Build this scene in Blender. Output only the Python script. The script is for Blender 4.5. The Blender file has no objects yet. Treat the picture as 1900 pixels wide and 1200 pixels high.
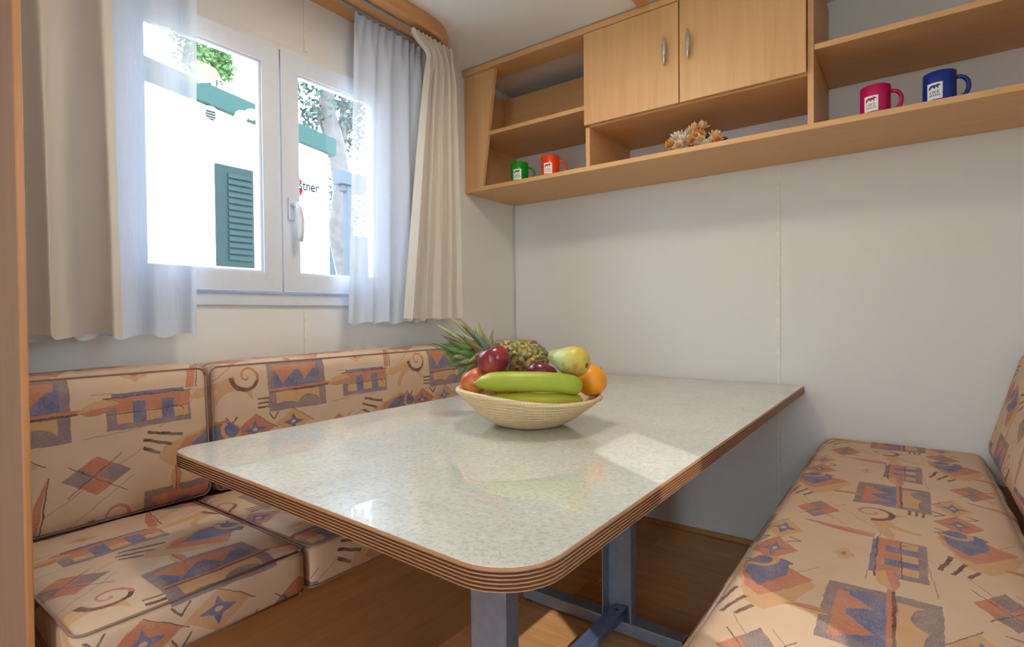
import bpy, bmesh, math, random
from mathutils import Vector, Matrix
random.seed(7)
PI = math.pi
sc = bpy.context.scene
COL = sc.collection

# ------------------------------------------------------------------ camera
CAM = Vector((1.7413, -2.3972, 0.9655)); YAW, PITCH, ROLL, FPX = 0.63372, -0.01503, -0.00974, 1008.24
FW = Vector((-math.sin(YAW)*math.cos(PITCH), math.cos(YAW)*math.cos(PITCH), math.sin(PITCH)))
_r = FW.cross(Vector((0, 0, 1))).normalized(); _u = _r.cross(FW)
RT = _r*math.cos(ROLL)+_u*math.sin(ROLL); UP = -_r*math.sin(ROLL)+_u*math.cos(ROLL)
cd = bpy.data.cameras.new('camera'); cam = bpy.data.objects.new('camera', cd); COL.objects.link(cam)
cd.sensor_fit = 'HORIZONTAL'; cd.sensor_width = 36; cd.lens = FPX/1900*36; cd.clip_start = 0.02
M = Matrix((RT, UP, -FW)).transposed().to_4x4(); M.translation = CAM; cam.matrix_world = M
sc.camera = cam
def ray(u, v): return FW+RT*((u-950)/FPX)-UP*((v-600)/FPX)
def on(axis, val, u, v):                      # photo pixel -> point on a plane of the room
    d = ray(u, v); i = 'xyz'.index(axis); return CAM+d*((val-CAM[i])/d[i])
def at(u, v, depth): return CAM+ray(u, v)*depth

# ------------------------------------------------------------------ world, sun, exposure
W = bpy.data.worlds.new('sky'); sc.world = W; W.use_nodes = True
bg = W.node_tree.nodes['Background']; bg.inputs[0].default_value = (0.70, 0.86, 1.0, 1); bg.inputs[1].default_value = 15.0
sd = bpy.data.lights.new('sun', 'SUN'); so = bpy.data.objects.new('sun', sd); COL.objects.link(so)
sd.energy = 3.5; sd.angle = 0.01; sd.color = (1, .95, .86)
so.rotation_euler = Vector((-0.62, 0.42, -0.66)).to_track_quat('-Z', 'Y').to_euler()
sc.view_settings.view_transform = 'Standard'; sc.view_settings.look = 'None'
sc.view_settings.exposure = 0.0; sc.view_settings.gamma = 1.0; sc.view_settings.use_curve_mapping = False
sc.cycles.use_denoising = True
sc.cycles.max_bounces = 10; sc.cycles.diffuse_bounces = 5; sc.cycles.transparent_max_bounces = 16
sc.cycles.caustics_reflective = False; sc.cycles.caustics_refractive = False
sc.cycles.sample_clamp_indirect = 6.0

# ------------------------------------------------------------------ material helpers
class NT:
    def __init__(s, name):
        s.m = bpy.data.materials.new(name); s.m.use_nodes = True; s.t = s.m.node_tree; s.n = s.t.nodes
        s.p = s.n['Principled BSDF']; s.out = s.n['Material Output']
    def put(s, sock, v):
        if isinstance(v, bpy.types.NodeSocket): s.t.links.new(v, sock)
        elif isinstance(v, (tuple, list, Vector)) and sock.type == 'RGBA' and len(v) == 3: sock.default_value = (*v, 1)
        else: sock.default_value = v
    def node(s, kind, **ins):
        n = s.n.new(kind)
        for k, v in ins.items(): s.put(n.inputs[k], v)
        return n
    def math(s, op, a, b=None, c=None):
        n = s.n.new('ShaderNodeMath'); n.operation = op
        for i, v in enumerate((a, b, c)):
            if v is not None: s.put(n.inputs[i], v)
        return n.outputs[0]
    def vm(s, op, a, b=None, c=None, out=0):
        n = s.n.new('ShaderNodeVectorMath'); n.operation = op
        for i, v in enumerate((a, b, c)):
            if v is not None: s.put(n.inputs[i], v)
        return n.outputs[out]
    def mix(s, f, a, b, blend='MIX'):
        n = s.n.new('ShaderNodeMix'); n.data_type = 'RGBA'; n.blend_type = blend
        s.put(n.inputs[0], f); s.put(n.inputs[6], a); s.put(n.inputs[7], b); return n.outputs[2]
    def coord(s, what='Object'): return s.n.new('ShaderNodeTexCoord').outputs[what]
    def scaled(s, vec, sx, sy, sz): return s.vm('MULTIPLY', vec, (sx, sy, sz))
    def noise(s, vec, scale, detail=3, rough=.55, out=0):
        n = s.n.new('ShaderNodeTexNoise'); s.t.links.new(vec, n.inputs['Vector'])
        n.inputs['Scale'].default_value = scale; n.inputs['Detail'].default_value = detail; n.inputs['Roughness'].default_value = rough
        return n.outputs[out]
    def ramp(s, f, stops):
        n = s.n.new('ShaderNodeValToRGB'); s.put(n.inputs[0], f); e = n.color_ramp.elements
        while len(e) < len(stops): e.new(0.5)
        for x, (p, c) in zip(e, stops): x.position = p; x.color = (*c, 1) if len(c) == 3 else c
        return n.outputs[0]
    def bump(s, h, strength=.2, dist=.002):
        n = s.n.new('ShaderNodeBump'); s.put(n.inputs['Height'], h); n.inputs['Strength'].default_value = strength
        n.inputs['Distance'].default_value = dist; s.t.links.new(n.outputs[0], s.p.inputs['Normal'])
    def base(s, col, rough=.5, spec=.5):
        s.put(s.p.inputs['Base Color'], col); s.put(s.p.inputs['Roughness'], rough); s.p.inputs['Specular IOR Level'].default_value = spec
        return s
def plain(name, col, rough=.5, metal=0., spec=.5, var=.08, vscale=40):
    k = NT(name); n = k.noise(k.coord(), vscale)
    lo = tuple(c*(1-var) for c in col); hi = tuple(min(1, c*(1+var)) for c in col)
    k.base(k.ramp(n, [(.3, lo), (.7, hi)]), rough, spec); k.p.inputs['Metallic'].default_value = metal
    return k.m
def wood(name, lo, hi, axis, rough=.42, fine=1.0):
    k = NT(name); v = k.coord()
    s = {'x': (.9, 14, 14), 'y': (14, .9, 14), 'z': (14, 14, .9)}[axis]
    a = k.noise(k.scaled(v, *s), 3.2*fine, 4, .6)
    s2 = {'x': (2.5, 120, 120), 'y': (120, 2.5, 120), 'z': (120, 120, 2.5)}[axis]
    b = k.noise(k.scaled(v, *s2), 2.5, 2)
    f = k.math('ADD', k.math('MULTIPLY', a, .75), k.math('MULTIPLY', b, .25))
    k.base(k.ramp(f, [(.28, lo), (.72, hi)]), rough, .35)
    return k.m

# ------------------------------------------------------------------ mesh helpers
def tag(o, label=None, cat=None, group=None, kind=None):
    if label: o['label'] = label
    if cat: o['category'] = cat
    if group: o['group'] = group
    if kind: o['kind'] = kind
    return o
def wloc(o):
    p = Vector((0, 0, 0))
    while o: p += o.location; o = o.parent
    return p
def obj(name, verts, faces, mat, parent=None, smooth=False, uvs=None, base=True):
    """one mesh object; verts in room coordinates, origin moved to the mesh's base centre"""
    V = [Vector(v) for v in verts]
    if base:
        lo = [min(v[i] for v in V) for i in range(3)]; hi = [max(v[i] for v in V) for i in range(3)]
        c = Vector(((lo[0]+hi[0])/2, (lo[1]+hi[1])/2, lo[2]))
    else: c = Vector((0, 0, 0))
    me = bpy.data.meshes.new(name); me.from_pydata([v-c for v in V], [], faces); me.update()
    if uvs is not None:
        l = me.uv_layers.new(name='uv')
        for i, lp in enumerate(me.loops): l.data[i].uv = uvs[lp.vertex_index]
    if smooth:
        for p in me.polygons: p.use_smooth = True
    for m in (mat if isinstance(mat, (list, tuple)) else [mat]): me.materials.append(m)
    o = bpy.data.objects.new(name, me); COL.objects.link(o); o.parent = parent
    o.location = c-(wloc(parent) if parent else Vector((0, 0, 0)))
    return o
def thing(name, loc, label, cat, group=None):
    e = bpy.data.objects.new(name, None); COL.objects.link(e); e.location = loc; e.empty_display_size = .05
    return tag(e, label, cat, group)
def boxvf(a, b):
    x0, y0, z0 = (min(p, q) for p, q in zip(a, b)); x1, y1, z1 = (max(p, q) for p, q in zip(a, b))
    return ([(x0, y0, z0), (x1, y0, z0), (x1, y1, z0), (x0, y1, z0), (x0, y0, z1), (x1, y0, z1), (x1, y1, z1), (x0, y1, z1)],
            [(0, 3, 2, 1), (4, 5, 6, 7), (0, 1, 5, 4), (1, 2, 6, 5), (2, 3, 7, 6), (3, 0, 4, 7)])
def bevelled(V, Fs, w, seg=2):
    bm = bmesh.new(); vs = [bm.verts.new(v) for v in V]
    for f in Fs: bm.faces.new([vs[i] for i in f])
    bmesh.ops.recalc_face_normals(bm, faces=bm.faces)
    bmesh.ops.bevel(bm, geom=list(bm.edges), offset=w, segments=seg, affect='EDGES', profile=.5, clamp_overlap=True)
    bm.verts.index_update(); V2 = [tuple(v.co) for v in bm.verts]; F2 = [tuple(v.index for v in f.verts) for f in bm.faces]; bm.free()
    return V2, F2
def box(name, a, b, mat, parent=None, bev=0.0, seg=2):
    V, Fs = boxvf(a, b)
    if bev: V, Fs = bevelled(V, Fs, bev, seg)
    return obj(name, V, Fs, mat, parent)
def join(parts):
    V, Fs = [], []
    for v, f in parts:
        n = len(V); V += list(v); Fs += [tuple(i+n for i in q) for q in f]
    return V, Fs
def prismvf(poly, fn, lo, hi):                # poly 2D (ccw), fn(p, h)->3D
    n = len(poly); V = [fn(p, lo) for p in poly]+[fn(p, hi) for p in poly]
    Fs = [tuple(range(n))[::-1], tuple(range(n, 2*n))]+[(i, (i+1) % n, n+(i+1) % n, n+i) for i in range(n)]
    return V, Fs
def recalc(V, Fs):
    bm = bmesh.new(); vs = [bm.verts.new(v) for v in V]
    for f in Fs:
        try: bm.faces.new([vs[i] for i in f])
        except ValueError: pass
    bmesh.ops.recalc_face_normals(bm, faces=bm.faces); bm.verts.index_update()
    V2 = [tuple(v.co) for v in bm.verts]; F2 = [tuple(v.index for v in f.verts) for f in bm.faces]; bm.free(); return V2, F2
def tubevf(path, rad, seg=10, cap=True):
    P = [Vector(p) for p in path]; n = len(P); R = rad if isinstance(rad, (list, tuple)) else [rad]*n
    V, Fs = [], []; ref = None
    for i in range(n):
        t = (P[min(i+1, n-1)]-P[max(i-1, 0)]).normalized()
        if ref is None: ref = t.orthogonal().normalized()
        ref = (ref-t*ref.dot(t)).normalized(); b = t.cross(ref)
        for k in range(seg):
            a = 2*PI*k/seg; V.append(tuple(P[i]+(ref*math.cos(a)+b*math.sin(a))*R[i]))
    for i in range(n-1):
        for k in range(seg):
            k2 = (k+1) % seg; Fs.append((i*seg+k, i*seg+k2, (i+1)*seg+k2, (i+1)*seg+k))
    if cap: Fs += [tuple(range(seg))[::-1], tuple(range((n-1)*seg, n*seg))]
    return V, Fs
def lathevf(prof, seg=40, c=(0, 0, 0), q=None):   # prof: (r, z); q optional rotation
    V, Fs = [], []
    for r, z in prof:
        for k in range(seg):
            a = 2*PI*k/seg; v = Vector((r*math.cos(a), r*math.sin(a), z))
            if q: v = q @ v
            V.append(tuple(v+Vector(c)))
    for i in range(len(prof)-1):
        for k in range(seg):
            k2 = (k+1) % seg; Fs.append((i*seg+k, i*seg+k2, (i+1)*seg+k2, (i+1)*seg+k))
    return V, Fs
def gridvf(nu, nv, fn):
    V = [fn(i/nu, j/nv) for j in range(nv+1) for i in range(nu+1)]
    Fs = [(j*(nu+1)+i, j*(nu+1)+i+1, (j+1)*(nu+1)+i+1, (j+1)*(nu+1)+i) for j in range(nv) for i in range(nu)]
    return V, Fs
def lerp(a, b, t): return a+(b-a)*t
def sstep(x): x = max(0, min(1, x)); return x*x*(3-2*x)

# ------------------------------------------------------------------ materials
BL, BH = (.61, .335, .14), (.70, .405, .185)
M_wx = wood('beech_along', BL, BH, 'x'); M_wy = wood('beech_deep', BL, BH, 'y'); M_wz = wood('beech_upright', BL, BH, 'z')
M_edge = wood('beech_edge', (.62, .36, .15), (.72, .45, .21), 'x')
M_pel = wood('pelmet_beech', (.48, .22, .08), (.62, .31, .12), 'y')
M_part = wood('partition_beech_shaded', (.22, .115, .065), (.29, .155, .085), 'z')  # beech darkened: the panel's shade is put into its colour
M_base = wood('bench_beech', (.33, .15, .055), (.46, .22, .085), 'y')
M_floor = [wood('laminate_%s' % n, tuple(c*f for c in (.54, .25, .095)), tuple(c*f for c in (.74, .39, .165)), 'x', .3, 1.3) for n, f in (('light', 1.1), ('mid', 1.0), ('dark', .9))]
def wallmat(name, col):
    k = NT(name); v = k.coord(); n = k.noise(v, 260, 2); n2 = k.noise(v, 3, 2)
    k.base(k.mix(n2, tuple(c*.97 for c in col), col), .55, .3); k.bump(n, .12, .001); return k.m
M_wall = wallmat('wall_vinyl', (.76, .735, .70)); M_ceil = wallmat('ceiling_panel', (.80, .80, .79))
M_seam = plain('seam_strip', (.76, .725, .66), .5)
M_pvc = plain('white_pvc', (.66, .69, .76), .28, var=.02)
M_gap = plain('rubber_seal', (.12, .13, .15), .6)
M_steel = plain('track_steel', (.35, .35, .38), .4, .6)
M_chrome = plain('satin_nickel', (.62, .60, .56), .3, .9)
M_leg = plain('grey_enamel', (.27, .29, .35), .38, .3)
M_legd = plain('blue_grey_enamel', (.16, .20, .34), .4, .3)
M_black = plain('dark_hole', (.015, .015, .018), .6)
M_white = plain('white_print', (.86, .86, .86), .5, var=.02)

def glassmat():
    k = NT('window_glass'); k.n.remove(k.p)
    fr = k.node('ShaderNodeFresnel', IOR=1.45)
    t = k.node('ShaderNodeBsdfTransparent', Color=(.97, .985, .98)); g = k.node('ShaderNodeBsdfGlossy', Roughness=.02)
    mx = k.n.new('ShaderNodeMixShader'); k.put(mx.inputs[0], k.math('MULTIPLY', fr.outputs[0], .3)); k.put(mx.inputs[1], t.outputs[0]); k.put(mx.inputs[2], g.outputs[0])
    k.put(k.out.inputs[0], mx.outputs[0]); return k.m
M_glass = glassmat()
def clothmat(name, col, trans, see, weave=0):
    k = NT(name); k.n.remove(k.p)
    v = k.coord(); n = k.noise(k.scaled(v, 1, 1, .04), 400, 2)
    c = k.mix(n, tuple(q*.94 for q in col), col)
    d = k.node('ShaderNodeBsdfDiffuse', Color=c); t = k.node('ShaderNodeBsdfTranslucent', Color=c)
    mx = k.n.new('ShaderNodeMixShader'); mx.inputs[0].default_value = trans; k.put(mx.inputs[1], d.outputs[0]); k.put(mx.inputs[2], t.outputs[0])
    o = mx.outputs[0]
    if see:
        tr = k.node('ShaderNodeBsdfTransparent', Color=(1, 1, 1)); m2 = k.n.new('ShaderNodeMixShader')
        th = k.math('MULTIPLY_ADD', n, .25, see-.125)
        k.put(m2.inputs[0], th); k.put(m2.inputs[1], o); k.put(m2.inputs[2], tr.outputs[0]); o = m2.outputs[0]
    k.put(k.out.inputs[0], o); return k.m
M_drape = clothmat('cream_drape', (.74, .66, .56), .22, 0)
M_net = clothmat('white_net', (.70, .77, .92), .10, .15)

def tabletop_mat():
    k = NT('speckled_laminate'); v = k.coord()
    a = k.noise(v, 9, 3); b = k.noise(v, 150, 3, .7); c = k.noise(v, 70, 4, .7)
    col = k.ramp(a, [(.3, (.62, .63, .55)), (.7, (.72, .71, .62))])
    col = k.mix(k.ramp(b, [(.40, (.55, .55, .55)), (.50, (0, 0, 0))]), col, (.40, .41, .36))
    col = k.mix(k.ramp(c, [(.56, (0, 0, 0)), (.66, (.5, .5, .5))]), col, (.88, .86, .76))
    k.base(col, .30, .4); k.p.inputs['Coat Weight'].default_value = 1.0; k.p.inputs['Coat Roughness'].default_value = .03; k.p.inputs['Coat IOR'].default_value = 2.1
    return k.m
M_top = tabletop_mat()
M_ply = wood('table_edging', (.36, .17, .08), (.46, .235, .115), 'x', .4); M_plyd = plain('edging_groove', (.22, .095, .045), .5)

# ---- the printed upholstery: a half-drop repeat of hand-drawn motifs, .68 m by .305 m
def fabric():
    k = NT('patterned_upholstery'); uv = k.coord('UV')
    wob = k.vm('SUBTRACT', k.noise(uv, 38, 2, out=1), (.5, .5, .5))
    uv = k.vm('MULTIPLY_ADD', wob, (.008, .008, 0), uv)
    sp = k.n.new('ShaderNodeSeparateXYZ'); k.put(sp.inputs[0], uv); s, t = sp.outputs[0], sp.outputs[1]
    n = k.math('FLOOR', k.math('DIVIDE', t, .305))
    b = k.math('MULTIPLY_ADD', n, -.305, t)
    a = k.math('MULTIPLY', k.math('FRACT', k.math('DIVIDE', k.math('MULTIPLY_ADD', n, .34, s), .68)), .68)
    cx = k.n.new('ShaderNodeCombineXYZ'); k.put(cx.inputs[0], a); k.put(cx.inputs[1], b); cx.inputs[2].default_value = 1
    P = cx.outputs[0]
    def poly(pts):
        A = sum(p[0]*q[1]-q[0]*p[1] for p, q in zip(pts, pts[1:]+pts[:1]))
        if A < 0: pts = pts[::-1]
        m = None
        for p, q in zip(pts, pts[1:]+pts[:1]):
            nx, ny = -(q[1]-p[1]), q[0]-p[0]; l = math.hypot(nx, ny); nx /= l; ny /= l
            d = k.vm('DOT_PRODUCT', P, (nx, ny, -(nx*p[0]+ny*p[1])), out=1)
            m = d if m is None else k.math('MINIMUM', m, d)
        return k.math('GREATER_THAN', m, 0)
    def rect(a0, a1, b0, b1): return poly([(a0, b0), (a1, b0), (a1, b1), (a0, b1)])
    def line(p, q, w):
        dx, dy = q[0]-p[0], q[1]-p[1]; l = math.hypot(dx, dy); ox, oy = -dy/l*w/2, dx/l*w/2
        return poly([(p[0]+ox, p[1]+oy), (q[0]+ox, q[1]+oy), (q[0]-ox, q[1]-oy), (p[0]-ox, p[1]-oy)])
    def disc(c, r): return k.math('LESS_THAN', k.vm('DISTANCE', P, (*c, 1), out=1), r)
    def ell(c, ra, rb):
        return k.math('LESS_THAN', k.vm('LENGTH', k.vm('MULTIPLY_ADD', P, (1/ra, 1/rb, 0), (-c[0]/ra, -c[1]/rb, 0)), out=1), 1)
    def ring(c, r, w, cut=None):
        m = k.math('COMPARE', k.vm('DISTANCE', P, (*c, 1), out=1), r, w)
        return AND(m, poly(cut)) if cut else m
    def leaf(p, q, fat):                       # lens between p and q
        mx, my = (p[0]+q[0])/2, (p[1]+q[1])/2; dx, dy = q[0]-p[0], q[1]-p[1]; l = math.hypot(dx, dy)
        h = l/2; R = (h*h+fat*fat)/(2*fat); off = R-fat; ox, oy = -dy/l*off, dx/l*off
        return AND(disc((mx+ox, my+oy), R), disc((mx-ox, my-oy), R))
    def AND(x, y): return k.math('MULTIPLY', x, y)
    def NOT(x): return k.math('SUBTRACT', 1, x)
    red = (.48, .15, .085); blue = (.085, .11, .245); grey = (.20, .15, .17); yel = (.55, .305, .14); dark = (.085, .028, .022); pink = (.66, .36, .27)
    base = k.mix(k.noise(uv, 9, 3), (.53, .36, .235), (.66, .485, .35))
    L = []                                      # (mask, colour), painted in order
    add = lambda m, c: L.append((m, c))
    # hairlines
    for p, q in (((.02, .10), (.30, .30)), ((.0, .04), (.2, .16)), ((.44, .13), (.60, .02)), ((.30, .29), (.46, .302)), ((.17, .215), (.44, .20))): add(line(p, q, .0016), (.30, .16, .11))
    # tree: arc, stem and second branch
    add(ring((.10, .285), .062, .008, [(.05, .19), (.22, .19), (.22, .285), (.05, .285)]), yel)
    add(poly([(.10, .185), (.155, .205), (.145, .235), (.09, .215)]), yel); add(leaf((.135, .21), (.225, .235), .014), yel)
    # spiral
    dv = k.vm('SUBTRACT', P, (.062, .192, 1)); sx = k.n.new('ShaderNodeSeparateXYZ'); k.put(sx.inputs[0], dv)
    th = k.math('ARCTAN2', sx.outputs[1], k.math('MULTIPLY', sx.outputs[0], -1)); dl = k.vm('LENGTH', dv, out=1)
    sp_ = k.math('COMPARE', dl, k.math('MULTIPLY_ADD', th, .0048, .0310), k.math('MULTIPLY_ADD', th, .0007, .0045))
    sp2 = k.math('COMPARE', dl, k.math('MULTIPLY_ADD', th, .0048, .0010), .0030)
    add(sp2, red); add(sp_, red); add(AND(sp_, k.math('GREATER_THAN', th, .4)), dark)
    # checked diamond
    c = (.095, .086); A_, B_ = (.068, 0), (0, .044)
    def dia(c, ha, hb): return poly([(c[0]-ha, c[1]), (c[0], c[1]-hb), (c[0]+ha, c[1]), (c[0], c[1]+hb)])
    add(dia(c, .070, .045), red); add(dia((c[0]-.035, c[1]), .034, .022), grey); add(dia((c[0]+.035, c[1]), .034, .022), grey)
    add(line((c[0]-.06, c[1]+.05), (c[0]+.055, c[1]-.03), .002), dark); add(line((c[0]-.05, c[1]-.045), (c[0]+.06, c[1]+.04), .002), dark)
    # red wedge with the blue-grey bar
    add(poly([(.188, .068), (.21, .205), (.232, .205), (.222, .15), (.205, .11)]), red); add(line((.186, .07), (.205, .205), .003), dark)
    add(rect(.236, .40, .203, .213), blue)
    # little star blot
    add(ell((.348, .160), .030, .011), yel); add(ell((.348, .160), .012, .018), yel); add(ell((.348, .160), .009, .004), grey)
    # house
    add(rect(.222, .414, .213, .291), grey); add(rect(.222, .414, .213, .250), red); add(rect(.228, .40, .249, .277), yel)
    for w in (.262, .328): add(rect(w, w+.030, .226, .278), blue)
    add(rect(.392, .414, .232, .28), grey); add(ring((.26, .272), .024, .0012, [(.22, .22), (.30, .22), (.30, .262), (.22, .262)]), dark); add(line((.222, .25), (.41, .252), .0022), dark)
    add(line((.218, .211), (.42, .213), .003), dark)
    # two diamonds with stars, and the v marks
    for cc, ha, hb, col in (((.262, .040), .062, .039, yel), ((.386, .044), .062, .043, red)):
        add(dia(cc, ha, hb), col); add(dia(cc, .036, .012), blue); add(dia(cc, .013, .027), blue); add(ell(cc, .007, .005), pink)
        add(line((cc[0]-ha-.01, cc[1]+.006), (cc[0]+.006, cc[1]-hb-.006), .002), dark)
    for va, vb in ((.325, .014), (.325, .072), (.452, .010), (.452, .078)):
        add(line((va-.016, vb-.012), (va, vb+.010), .004), dark); add(line((va, vb+.010), (va+.017, vb-.012), .004), dark)
    # the shoe: ochre, red and blue wedge
    add(poly([(.44, .022), (.50, .002), (.63, .045), (.645, .075), (.60, .11), (.515, .134)]), yel)
    add(poly([(.43, .028), (.47, .004), (.575, .032), (.60, .06), (.56, .09), (.50, .128)]), red)
    add(poly([(.425, .045), (.455, .012), (.52, .02), (.565, .052), (.50, .086), (.45, .082)]), blue)
    add(ring((.452, .034), .026, .005, [(.43, .03), (.5, .0), (.5, .08), (.43, .08)]), yel)
    for p, q in (((.585, .022), (.668, .003)), ((.612, .043), (.678, .020)), ((.640, .060), (.678, .042))): add(line(p, q, .0075), dark)
    # flag panel: grey-blue with red zigzag above, ochre hills below
    add(rect(.482, .680, .150, .305), grey); add(rect(.502, .660, .172, .238), blue)
    add(poly([(.508, .168), (.585, .168), (.556, .218)]), red); add(poly([(.575, .168), (.664, .168), (.632, .222)]), red); add(poly([(.508, .166), (.664, .166), (.66, .184), (.512, .184)]), red)
    add(rect(.506, .655, .248, .285), yel); add(ell((.545, .294), .040, .028), grey); add(ell((.625, .298), .050, .018), grey)
    add(line((.455, .236), (.676, .241), .008), red); add(line((.468, .242), (.676, .247), .005), dark)
    add(leaf((.385, .226), (.470, .240), .017), yel); add(AND(leaf((.385, .226), (.470, .240), .017), poly([(.385, .228), (.47, .240), (.47, .28), (.385, .28)])), red)
    # upright leaves
    add(leaf((.604, .100), (.606, .165), .013), red); add(AND(leaf((.604, .100), (.606, .165), .013), rect(.606, .63, .09, .17)), yel); add(line((.605, .100), (.606, .168), .002), dark)
    for q in (.255, .268, .281): add(line((.0, q+.008), (.034, q+.006), .0055), dark)
    col = base
    for m, cc in L: col = k.mix(m, col, cc)
    hatch = k.noise(k.scaled(uv, 1, 2.6, 1), 150, 3, .65); hatch2 = k.noise(uv, 26, 3)
    f = k.math('ADD', k.math('MULTIPLY', hatch, .55), k.math('MULTIPLY', hatch2, .45))
    col = k.mix(k.ramp(f, [(.36, (.0, .0, .0)), (.64, (.42, .42, .42))]), col, base)
    k.base(col, .82, .15); k.bump(k.noise(uv, 700, 2), .15, .0008)
    k.p.inputs['Sheen Weight'].default_value = .08
    return k.m
M_fab = fabric()
M_pipe = plain('piping_cord', (.28, .175, .13), .8)

# ------------------------------------------------------------------ the room shell
CEIL, XR, YB = 2.14, 2.205, -4.5
WY0, WY1, WZ0, WZ1 = -1.850, -0.890, 1.010, 1.885          # window opening in the left wall
def wall_with_hole(name, x0, x1, y0, y1, hy0, hy1, hz0, hz1, mat, axis='x'):
    f = (lambda a, b: (a, b)) if axis == 'x' else (lambda a, b: ((a[1], a[0], a[2]), (b[1], b[0], b[2])))
    ps = []
    for (ya, yb, za, zb) in ((y0, hy0, 0, CEIL), (hy1, y1, 0, CEIL), (hy0, hy1, 0, hz0), (hy0, hy1, hz1, CEIL)):
        ps.append(boxvf(*f((x0, ya, za), (x1, yb, zb))))
    o = obj(name, *join(ps), mat); tag(o, kind='structure'); return o
wall_left = wall_with_hole('wall_left', -.05, 0, YB, 0, WY0, WY1, WZ0, WZ1, M_wall)
wall_back = tag(box('wall_back', (-.05, 0, 0), (XR+.05, .05, CEIL), M_wall), kind='structure')
wall_right = wall_with_hole('wall_right', XR, XR+.05, YB, 0, -2.15, -1.80, 1.02, 1.85, M_wall)
wall_front = wall_with_hole('wall_front', YB-.05, YB, -.05, XR+.05, 1.45, 2.05, .05, 2.00, M_wall, 'y')
ceiling = tag(box('ceiling', (-.05, YB-.05, CEIL), (XR+.05, .05, CEIL+.05), M_ceil), kind='structure')
floor = tag(box('floor', (-.05, YB-.05, -.06), (XR+.05, .05, -.012), M_floor[2]), kind='structure')
# laminate planks, laid along the back wall
_pm = {}
for r in range(34):
    y1 = -0.002-r*.132; x = 0.002-random.uniform(0, .8)
    while x < XR:
        xa, xb = max(x, .002), min(x+.9, XR-.002); x += .902
        if xb-xa < .03: continue
        key = (round(xb-xa, 3), random.randrange(3))
        if key in _pm:
            o = _pm[key].copy(); COL.objects.link(o); o.location = Vector(((xa+xb)/2, y1-.0655, -.012))-wloc(floor)
        else:
            o = box('plank', (xa, y1-.131, -.012), (xb, y1, 0), M_floor[key[1]], floor, .0012, 1); _pm[key] = o
tag(box('baseboard_back', (.63, -.012, 0), (1.52, 0, .022), M_pel, bev=.004), kind='structure')
# seam cover strips of the wall panels and the corner trim
tag(box('trim_1', (1.304, -.003, .02), (1.318, 0, 1.555), M_seam, bev=.001), kind='structure')
tag(box('trim_2', (0, -.010, .75), (.008, 0, 1.556), plain('corner_trim', (.52, .48, .44), .5), bev=.002), kind='structure')
tag(box('trim_3', (0, -1.262, 1.91), (.003, -1.248, 2.10), M_seam, bev=.001), kind='structure')
tag(box('trim_4', (0, -1.278, .60), (.003, -1.264, .999), M_seam, bev=.001), kind='structure')
tag(box('trim_5', (.905, -2.2, CEIL-.014), (.945, -.43, CEIL), M_pel, bev=.003), kind='structure')

# partition beside the bench
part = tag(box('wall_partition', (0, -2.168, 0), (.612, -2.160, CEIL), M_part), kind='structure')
box('edge_strip', (.612, -2.1685, 0), (.622, -2.1592, CEIL), wood('edge_strip_beech', (.44, .19, .07), (.54, .25, .10), 'z'), part, .002)

# ------------------------------------------------------------------ the window in the left wall
def window(name, X, ya, yb, za, zb, split, handle, flip=False):
    w = thing(name, (X, (ya+yb)/2, za), None, None); tag(w, kind='structure')
    def ringvf(y0, y1, z0, z1, t, xa, xb):
        return join([boxvf((xa, y0, z0), (xb, y1, z0+t)), boxvf((xa, y0, z1-t), (xb, y1, z1)), boxvf((xa, y0, z0+t), (xb, y0+t, z1-t)), boxvf((xa, y1-t, z0+t), (xb, y1, z1-t))])
    obj('frame', *ringvf(ya+.001, yb-.001, za+.001, zb-.001, .060, X-.048, X-.012), M_pvc, w)
    obj('seal', *ringvf(ya+.006, yb-.006, za+.006, zb-.006, .03, X-.012, X-.006), M_gap, w)
    box('sill_trim', (X-.01, ya-.03, za-.004), (X+.010, yb+.03, za+.036), M_pvc, w, .003)
    box('head_trim', (X, ya-.03, zb-.008), (X+.007, yb+.03, zb+.014), M_wall, w, .002)
    for y0, y1 in ((ya+.010, split-.0025), (split+.0025, yb-.010)):
        s = obj('sash', *bevel_ring(ringvf, y0, y1, za+.042, zb-.012, .062, X-.006, X+.022), M_pvc, w)
        obj('glazing_bead', *ringvf(y0+.058, y1-.058, za+.100, zb-.070, .012, X-.004, X+.014), M_pvc, s)
        box('pane', (X-.003, y0+.064, za+.106), (X+.001, y1-.064, zb-.076), M_glass, s)
    if handle:
        h = tag(obj('handle', *bevelled(*boxvf((X+.022, split+.021, 1.300), (X+.030, split+.049, 1.375)), .003), M_pvc, w), 'white lever handle')
        obj('lever', *tubevf([(X+.03, split+.035, 1.350), (X+.058, split+.036, 1.350), (X+.064, split+.038, 1.335), (X+.066, split+.044, 1.30), (X+.060, split+.047, 1.25), (X+.056, split+.046, 1.225)], [.009, .009, .010, .0105, .010, .009], 10), M_pvc, h, True)
    return w
def bevel_ring(fn, *a):
    return fn(*a)
window('window_1', 0, WY0, WY1, WZ0, WZ1, -1.368, True)
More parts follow.
